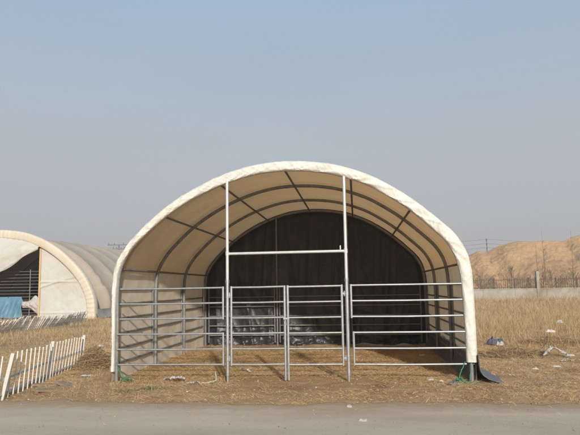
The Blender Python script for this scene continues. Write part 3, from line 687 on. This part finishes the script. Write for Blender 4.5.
# ------------------------------------------------------------------ debris
def dz_(x, y): return gh(x, y)+.012
ribbon('rag', M['rag'], [(-2.08, .04, .0), (-1.98, .0, .02), (-1.88, .0, .01), (-1.78, -.05, .03), (-1.72, -.03, .0)], .12, 'crumpled white rag lying under the left front panel', 'rag', 3, cr=.05)
ribbon('rag', M['rag'], [(-1.58, -.42, .0), (-1.48, -.38, .015), (-1.38, -.33, .0)], .07, 'small flat grey white rag on the soil left of the left gate post', 'rag', 5, cr=.03)
ribbon('rag', M['rag'], [(-.98, 1.2, .02), (-.88, 1.15, .04), (-.78, 1.08, .0)], .05, 'thin white rag just inside the left gate leaf', 'rag', 8, cr=.03)
m = MB(); m.tube(cordpts([(-1.40, -.2, dz_(-1.4, -.2)), (-1.22, -.2, .03), (-1.14, -.2, .05), (-1.15, -.2, .20)], .008), .009, 6); o = m.build('plastic_strip', M['rag'], None, (-1.2, -.2, 0)); tag(o, 'thin white strip standing bent upright near the left gate post', 'plastic strip')
crumple('paper_scrap', M['rag'], (-3.72, .55, dz_(-3.72, .55)+.01), (0.225, 0.128, 0.024), 'pale paper scrap lying right of the foreground picket fence', 'paper', 9, yaw_=.2)
crumple('paper_scrap', M['rag'], (-5.8, 5.9, dz_(-5.8, 5.9)+.04), (.2, .14, .05), 'small pale scrap in the dead grass behind the foreground picket fence', 'paper', 10)
ribbon('plastic_bag', M['rag'], [(5.10, 3.25, 0), (5.22, 3.35, .10), (5.34, 3.45, .17), (5.48, 3.45, .12), (5.60, 3.35, .05), (5.66, 3.3, .0)], .09, 'torn white plastic bag arched on dead grass at the right edge', 'plastic bag', 12)
crumple('plastic_bag', M['rag'], (5.62, 3.2, dz_(5.6, 3.2)+.03), (0.182, 0.080, 0.045), 'small white plastic bag right beside the torn arched bag', 'plastic bag', 13, yaw_=-.5)
ribbon('plastic_bag', M['rag'], [(5.20, 2.45, 0), (5.32, 2.48, .02), (5.44, 2.5, .0)], .10, 'flat white plastic film below the torn arched bag', 'plastic bag', 14, cr=.025)
crumple('plastic_bag', M['rag'], (8.0, 11.2, .24), (0.252, 0.180, 0.112), 'white plastic bag caught in tall grass, farthest from the shelter', 'plastic bag', 15)
crumple('plastic_scrap', M['pink'], (6.75, 8.1, .17), (0.276, 0.150, 0.072), 'pinkish white plastic scrap lying in the tall grass at right', 'plastic scrap', 16)
crumple('cloth_heap', M['indigo'], (4.72, 6.0, dz_(4.7, 6)+.0), (0.448, 0.340, 0.208), 'dark blue cloth heap in the grass right of the shelter', 'cloth', 17)
crumple('cloth_scrap', M['rag'], (4.80, 5.80, dz_(4.8, 5.8)+.01), (0.216, 0.160, 0.119), 'white cloth scrap leaning against the dark blue heap', 'cloth', 18)
crumple('paper_scrap', M['rag'], (4.38, 1.3, dz_(4.38, 1.3)+.01), (.13, .08, .03), 'tiny pale scrap on dead grass outside the right wall', 'paper', 19)
crumple('paper_scrap', M['rag'], (4.85, 1.6, dz_(4.85, 1.6)+.01), (.16, .07, .03), 'tiny pale scrap farther right on the dead grass, toward the plastic bags', 'paper', 20)
crumple('paper_scrap', M['rag'], (2.38, .0, dz_(2.38, 0)), (0.098, 0.063, 0.028), 'small white scrap under the right front panel', 'paper', 21)
crumple('paper_scrap', M['rag'], (2.52, -.14, dz_(2.5, -.14)), (0.072, 0.049, 0.030), 'white scrap under the right front panel, nearer the green cord', 'paper', 22)
crumple('paper_scrap', M['rag'], (2.62, 3.5, dz_(2.6, 3.5)), (0.168, 0.084, 0.036), 'pale scrap on the shaded floor by the right inner wall', 'paper', 23)
crumple('cloth_scrap', M['skirt'], (2.66, -.36, dz_(2.66, -.36)), (.16, .09, .045), 'dark grey scrap on the soil left of the right front foot', 'cloth', 24)
crumple('pebble', M['stone'], (1.25, -2.95, .012), (0.098, 0.072, 0.028), 'pale oval stone on the road, largest of those lying there', 'stone', 30, sharp=.6)
crumple('pebble', M['stone'], (1.08, -2.17, .012), (.07, .05, .03), 'small pale stone at the road edge below the right gate leaf', 'stone', 31, sharp=.6)
crumple('brick_fragment', M['brick'], (-4.25, -1.35, gh(-4.2, -1.35)+.0), (.10, .07, .05), 'red brick fragment beside the leaning first fence post', 'brick', 32, sharp=.7)
crumple('brick_fragment', M['brick'], (-3.72, -1.2, gh(-3.7, -1.2)), (.07, .06, .04), 'small red brick fragment near the broken boards', 'brick', 33, sharp=.7)
for k, (x_, y_, a_, l_, lab) in enumerate(((-3.98, -.38, .75, .55, 'weathered board lying at the foot of the picket fence'), (-3.62, -.42, -.5, .42, 'shorter weathered board resting flat right of the longer one'), (-3.7, -1.0, 1.0, .35, 'short dark board nearest the road by the picket fence'))):
    m = MB(); m.box((x_, y_, gh(x_, y_)+.012), (l_, .16, .035), Matrix.Rotation(a_, 3, 'Z') @ Matrix.Rotation(.12, 3, 'Y')); o = bevel(m.build('board', M['wood'], None, (x_, y_, gh(x_, y_)))); tag(o, lab, 'board', 'boards by the picket fence')
# loose clods and pebbles (uncountable): one object
V = []; FC = []; nst = 12000
sx_, sy_ = scatter(nst, -7.5, 8, -5.2, 3.5, lambda x, y: np.where(y < road_edge(x), .22+.78*np.exp((y-road_edge(x))/.25), .25+.6*np.exp(-np.abs(y-road_edge(x))/.5)))
ico = [(0, 0, 1), (.9, 0, .4), (.28, .85, .4), (-.72, .53, .4), (-.72, -.53, .4), (.28, -.85, .4), (.72, .53, -.4), (-.28, .85, -.4), (-.9, 0, -.4), (-.28, -.85, -.4), (.72, -.53, -.4), (0, 0, -1)]
fc = [(0, 1, 2), (0, 2, 3), (0, 3, 4), (0, 4, 5), (0, 5, 1), (1, 6, 2), (2, 7, 3), (3, 8, 4), (4, 9, 5), (5, 10, 1), (6, 7, 2), (7, 8, 3), (8, 9, 4), (9, 10, 5), (10, 6, 1), (6, 11, 7), (7, 11, 8), (8, 11, 9), (9, 11, 10), (10, 11, 6)]
gz_ = gz(sx_, sy_)
for i in range(len(sx_)):
    onroad = sy_[i] < road_edge(np.array([sx_[i]]))[0]
    s = random.choice((.003, .004, .005, .006, .009)) if onroad else random.choice((.005, .007, .009, .012, .02)); z0 = .014 if onroad else gz_[i]; o0 = len(V)
    ax, ay, az_ = random.uniform(.7, 1.4), random.uniform(.7, 1.3), random.uniform(.5, .8)
    for p in ico: V.append((sx_[i]+p[0]*s*ax*random.uniform(.8, 1.2), sy_[i]+p[1]*s*ay*random.uniform(.8, 1.2), z0+s*.25+p[2]*s*az_))
    FC += [(a+o0, b+o0, c+o0) for a, b, c in fc]
M['clod'] = mat('soil_clod', (.3, .2, .1), rough=.95, island=[(0, (.20, .13, .075)), (.5, (.33, .235, .14)), (.85, (.38, .30, .21)), (1, (.55, .5, .42))], spec=.1)
o = fastmesh('soil_clods', V, None, np.array(FC), M['clod']); tag(o, 'loose soil clods and grit strewn over the ground and road', 'clods', kind='stuff')
# pile of dry weeds beyond the end of the foreground fence
def brush(name, c, rx, ry, hz, n, label, cat, seed, w=.005, mt='straw', group=None, l=(.15, .45)):
    r_ = np.random.default_rng(seed); th = r_.uniform(0, 6.283, n); rd = np.sqrt(r_.uniform(0, 1, n))
    x = rd*np.cos(th)*rx; y = rd*np.sin(th)*ry; zz = hz*(1-rd**2)*r_.uniform(0, 1, n)**.7
    ln = r_.uniform(l[0], l[1], n); a = r_.uniform(0, 6.283, n); el = r_.normal(.15, .45, n)
    d = np.stack([np.cos(a)*np.cos(el), np.sin(a)*np.cos(el), np.sin(el)], -1)*ln[:, None]/2
    p = np.stack([x, y, zz], -1); b = r_.normal(0, 1, (n, 3)); b = np.cross(b, d); b /= np.linalg.norm(b, axis=1)[:, None]; b *= w/2
    md = p+r_.normal(0, .02, (n, 3))
    V = np.stack([p-d-b, p-d+b, md+b, md-b, p+d], 1).reshape(-1, 3); V[:, 2] = np.maximum(V[:, 2], -.01); k = np.arange(n)*5
    o = fastmesh(name, V, np.stack([k, k+1, k+2, k+3], -1), np.stack([k+3, k+2, k+4], -1), M[mt]); o.location = (c[0], c[1], gh(c[0], c[1]))
    tag(o, label, cat, group); return o
brush('brush_pile', (-4.12, 1.75, 0), .36, .55, .46, 2600, 'tangled pile of dry brown weeds at the far end of the foreground picket fence', 'brush pile', 1, mt='weed', w=.006, l=(.10, .34))
brush('brush_pile', (4.6, 3.7, 0), .8, .5, .16, 1800, 'low mat of brown dead weeds outside the right wall, nearest the shelter', 'brush pile', 2, mt='weed')
brush('brush_pile', (6.2, 6.3, 0), 1.0, .5, .22, 1800, 'low mat of brown dead weeds in front of the pinkish scrap', 'brush pile', 3, mt='weed')
brush('brush_pile', (5.6, 1.2, 0), .8, .35, .12, 1200, 'thin mat of dark dead weeds at right nearest the road', 'brush pile', 4, mt='weed')
brush('brush_pile', (-5.2, 4.0, 0), .7, .4, .16, 1200, 'low mat of dead weeds behind the foreground picket fence', 'brush pile', 5)

# ------------------------------------------------------------------ wall and iron fence in the right distance
fwd = Vector((math.sin(yaw), math.cos(yaw), 0)); rgt = Vector((math.cos(yaw), -math.sin(yaw), 0)); base = Vector((CX, CY, 0))+fwd*57
def wp(a): return base+rgt*a
a0, a1 = -36, 60
bw = empty('boundary_fence', wp(20), 'iron railing fence on a low concrete wall in front of the earth mound', 'fence')
rotw = Matrix.Rotation(-yaw, 3, 'Z')
rotw = Matrix(((rgt.x, fwd.x, 0), (rgt.y, fwd.y, 0), (0, 0, 1)))
m = MB()
xx = a0
while xx < a1:
    m.box(wp(xx+1.5)+Vector((0, 0, .5)), (2.985, .28, 1.10+random.uniform(-.02, .02)), rotw); xx += 3
m.build('low_wall', M['concrete'], bw)
m = MB(); m.box(wp((a0+a1)/2)+Vector((0, 0, 1.09)), (a1-a0, .34, .08), rotw); m.build('wall_cap', M['concrete'], bw)
m = MB(); m.box(wp(23.2)+fwd*-.05+Vector((0, 0, 1.36)), (.27, .30, 2.72), rotw); m.build('concrete_pier', M['concrete'], bw)
m = MB(); m.box(wp(23.2-18)+fwd*-.05+Vector((0, 0, 1.36)), (.27, .30, 2.72), rotw); m.build('concrete_pier', M['concrete'], bw)
m = MB(); m.box(wp(23.2+18)+fwd*-.05+Vector((0, 0, 1.36)), (.27, .30, 2.72), rotw); m.build('concrete_pier', M['concrete'], bw)
xx = a0+.5
while xx < a1:
    m = MB(); m.box(wp(xx)+Vector((0, 0, 1.62)), (.075, .075, 1.0), rotw); m.build('post', M['iron'], bw); xx += 1.95
m = MB(); xx = a0+.2
while xx < a1:
    m.box(wp(xx)+Vector((0, 0, 1.62+random.uniform(-.02, .02))), (.026, .026, 1.0), rotw); xx += .2
for z in (1.25, 1.95): m.box(wp((a0+a1)/2)+Vector((0, 0, z)), (a1-a0, .03, .045), rotw)
m.build('railing_bars', M['iron'], bw)

# ------------------------------------------------------------------ earth mound
RX = [0, 6, 10, 14, 17.5, 20, 21.5, 22.6, 23.4, 25.2, 27.7, 29.3, 31.8, 33.6, 34.6, 35.4, 36.8, 38.5, 42, 47, 52, 60, 70, 78, 86]
RH = [0, .6, 1.6, 3.2, 5.2, 6.55, 7.15, 7.0, 7.3, 8.15, 8.62, 8.55, 8.62, 8.55, 8.4, 8.75, 9.3, 9.55, 10.0, 9.4, 9.9, 8.8, 6.5, 3, 0]
xm = np.linspace(0, 86, 640); ym = np.linspace(66, 122, 420); X, Y = np.meshgrid(xm, ym, indexing='ij')
Rg = np.interp(X, RX, RH); yr = 93+1.8*vnoise(X*.09, X*0, 161)
front = np.clip(1-(yr-Y)/(Rg*1.75+2), 0, 1); back_ = np.clip(1-(Y-yr)/(Rg*1.7+3), 0, 1)
prof = np.where(Y < yr, front, back_)
gul = 1-np.abs(fbm(X*.22+Y*.05, Y*.05, 162, 3))*2
hgt = Rg*(prof**1.05)+prof*(1-prof)*4*(.55*fbm(X*.16, Y*.12, 163, 4)*2+.38*gul-.25)+.22*fbm(X*.9, Y*.9, 164, 4)*np.clip(prof*4, 0, 1)*np.clip((1-prof)*6+.25, 0, 1)
for (cx_, cy_, hh, ww) in ((16, 77, 3.2, 4), (20.5, 76, 2.9, 3.5), (26, 75.5, 2.2, 3.6), (31, 76.5, 2.9, 4.2), (37, 75, 2.3, 4), (43, 76, 3, 4.5), (12, 76, 2.2, 3.5)):
    hgt = np.maximum(hgt, hh*np.clip(1-np.hypot(X-cx_, (Y-cy_)*1.1)/ww, 0, 1)**.8+.3*fbm(X*.8, Y*.8, 165, 3)*np.clip(1-np.hypot(X-cx_, Y-cy_)/ww, 0, 1)*2)
rid = 1-np.abs(fbm(X*.55+.3*fbm(X*.2, Y*.2, 166, 2), Y*.22, 167, 4))*2
hgt = hgt+np.clip(prof*5, 0, 1)*np.clip((1-prof)*5+.15, 0, 1)*(.14*rid-.07+.08*fbm(X*2.4, Y*2.4, 168, 3))
MH = hgt-.12
o = gridmesh('earth_mound', X, Y, MH, M['mound']); tag(o, kind='structure')

nq = 60000; qx = rng.uniform(4, 60, nq); qy = rng.uniform(68, 95, nq)
def mh(x, y):
    fx = np.clip(x/86*639, 0, 638.999); fy = np.clip((y-66)/56*419, 0, 418.999); i = fx.astype(int); j = fy.astype(int); fx -= i; fy -= j
    return (MH[i, j]*(1-fx)+MH[i+1, j]*fx)*(1-fy)+(MH[i, j+1]*(1-fx)+MH[i+1, j+1]*fx)*fy
pz = mh(qx, qy); keep = rng.uniform(0, 1, nq) < np.clip(.75-pz/4.5+1.3*fbm(qx*.22, qy*.22, 169, 3), .015, 1)*np.clip(1.15-pz/9, .06, 1)
qx, qy, pz = qx[keep], qy[keep], pz[keep]; nq = len(qx)
blades('mound_scrub', qx, qy, rng.uniform(.25, .8, nq), rng.uniform(.03, .06, nq), np.abs(rng.normal(.35, .3, nq)), M['weed'], z0=np.maximum(pz, 0))
tag(bpy.data.objects['mound_scrub'], 'dry brown scrub scattered over the foot of the earth mound', 'scrub', kind='stuff')
# ------------------------------------------------------------------ bare saplings and dry shrubs by the boundary
def sapling(c, h, seed, label, cat='tree', name='bare_sapling', grp='bare saplings by the boundary fence', r=.04, spread=.25, n=18):
    rd = random.Random(seed); t = empty(name, (c[0], c[1], 0), label, cat, grp)
    m = MB(); pts = [Vector((c[0], c[1], -.1))]; ax, ay = rd.uniform(-.03, .03), rd.uniform(-.03, .03)
    for k in range(1, 9): pts.append(Vector((c[0]+ax*h*k/8+rd.uniform(-.03, .03), c[1]+ay*h*k/8, h*k/8)))
    m.tube(pts, [r*(1-.85*k/8) for k in range(9)], 6); m.build('trunk', M['twig'], t)
    m = MB()
    for k in range(n):
        f = rd.uniform(.2, .97); i = int(f*8); p = pts[i].lerp(pts[min(i+1, 8)], f*8-i); a = rd.uniform(0, 6.3); l = h*spread*(1.15-f)*rd.uniform(.6, 1.2)
        q1 = p+Vector((math.cos(a)*l*.5, math.sin(a)*l*.5, l*.6)); q2 = q1+Vector((math.cos(a)*l*.3, math.sin(a)*l*.3, l*.6))
        m.tube([p, q1, q2], [r*.3, r*.2, r*.08], 4, False)
        for _ in range(2):
            a2 = a+rd.uniform(-1, 1); l2 = l*.5; m.tube([q1, q1+Vector((math.cos(a2)*l2*.5, math.sin(a2)*l2*.5, l2*.7))], [r*.16, r*.06], 4, False)
    m.build('crown', M['twig'], t); return t
def wpd(px, D):   # a spot at a given bearing (photo column) and distance along the ground
    k = (px-290)/F; return Vector((CX, CY, 0))+fwd*D+rgt*(k*D*1.0)
for i, (px, D, h, lab) in enumerate(((536.5, 66, 6.1, 'thin bare sapling rising above the mound just right of the pale concrete pier'), (543.5, 67, 7.6, 'tallest thin bare sapling, second right of the concrete pier'), (570.5, 68, 7.6, 'bare sapling near the right edge, standing against the mound'), (505, 66, 3.2, 'short bare sapling behind the railing, left of the concrete pier'), (590, 67, 6.5, 'bare sapling at the far right beyond the edge sapling'))):
    p = wpd(px, D); sapling((p.x, p.y), h, 200+i, lab, spread=.12, r=.034)
sh_lab = ['nearest the right wall of the shelter', 'second from the shelter', 'between the shelter and the concrete pier', 'just left of the concrete pier', 'just right of the concrete pier', 'under the two tall saplings', 'left of the edge sapling', 'under the edge sapling', 'at the far right edge']
for i, (px, D, h) in enumerate(((478, 64, 2.4), (490, 65, 2.0), (509, 62, 3.3), (527, 64, 2.2), (541, 63, 3.4), (549, 66, 3.0), (558, 62, 2.4), (571, 64, 3.0), (584, 63, 2.8))):
    p = wpd(px, D); sapling((p.x, p.y), h, 300+i, 'dry brown shrub behind the iron railing, '+sh_lab[i], 'shrub', 'dry_shrub', 'dry shrubs at the foot of the mound', r=.035, spread=.5, n=46)

# ------------------------------------------------------------------ power line poles
def ppole(c, h, arms, label, ang, name='utility_pole'):
    t = empty(name, (c[0], c[1], 0), label, 'utility pole', 'utility poles on the horizon')
    m = MB(); m.tube([(c[0], c[1], -.2), (c[0], c[1], h)], [.16, .10], 8); m.build('pole', M['wire'], t)
    d = Vector((math.cos(ang), math.sin(ang), 0))
    for z, w_ in arms:
        m = MB(); m.sqtube(Vector((c[0], c[1], z))-d*w_/2, Vector((c[0], c[1], z))+d*w_/2, .11); m.build('crossarm', M['wire'], t)
        for k in (-.46, -.2, .2, .46):
            q_ = Vector((c[0], c[1], z))+d*w_*k; m = MB(); m.tube([q_, q_+Vector((0, 0, .28))], [.07, .04], 6); m.build('insulator', M['wire'], t)
    return t
pa = ppole((-30.0, 66.7), 7.6, [(7.55, 3.0), (7.0, 1.6)], 'distant utility pole with two crossarms behind the beige tunnel tent', 0.1)
pb = ppole((31.67, 133.6), 12.2, [(11.75, 1.2), (10.75, 1.2), (9.85, 1.2)], 'distant utility pole with three short crossarms rising behind the mound', 1.5)
pc = ppole((-28, 128.0), 12.2, [(11.75, 1.2), (10.75, 1.2), (9.85, 1.2)], 'distant utility pole hidden behind the shelter roof', 1.5)
pd_ = ppole((92, 140.5), 12.2, [(11.75, 1.2), (10.75, 1.2), (9.85, 1.2)], 'distant utility pole beyond the right edge of the view', 1.5)
for k, z in enumerate((12.0, 11.0, 10.1)):
    P = []
    seq = [(-28, 128.0), (31.67, 133.6), (92, 140.5)]
    for (a, b) in zip(seq[:-1], seq[1:]):
        for i in range(16):
            t = i/16; P.append((a[0]+(b[0]-a[0])*t, a[1]+(b[1]-a[1])*t, z-1.3*4*t*(1-t)))
    P.append((92, 140.5, z)); m = MB(); m.tube(P, .030, 5); o = m.build('power_line', M['wire'], None, (31.67, 133.6, 0)); tag(o, ['topmost overhead wire crossing above the mound', 'middle overhead wire crossing above the mound', 'lowest overhead wire crossing above the mound'][k], 'wire', 'overhead wires behind the mound')

# ------------------------------------------------------------------ air
HAZE = .0013
bm = MB(); bm.box((0, 70, 24), (560, 260, 50.5)); hz = bm.build('haze', bpy.data.materials.new('smog'), None)
hm = hz.data.materials[0]; hm.use_nodes = True; hn = hm.node_tree; hn.nodes.remove(hn.nodes['Principled BSDF'])
pv = hn.nodes.new('ShaderNodeVolumePrincipled'); pv.inputs['Color'].default_value = (.9, .92, .96, 1); pv.inputs['Density'].default_value = HAZE; pv.inputs['Anisotropy'].default_value = 0.1
hn.links.new(pv.outputs[0], hn.nodes['Material Output'].inputs['Volume']); tag(hz, 'thin pale winter smog over the whole field', 'haze', kind='stuff')
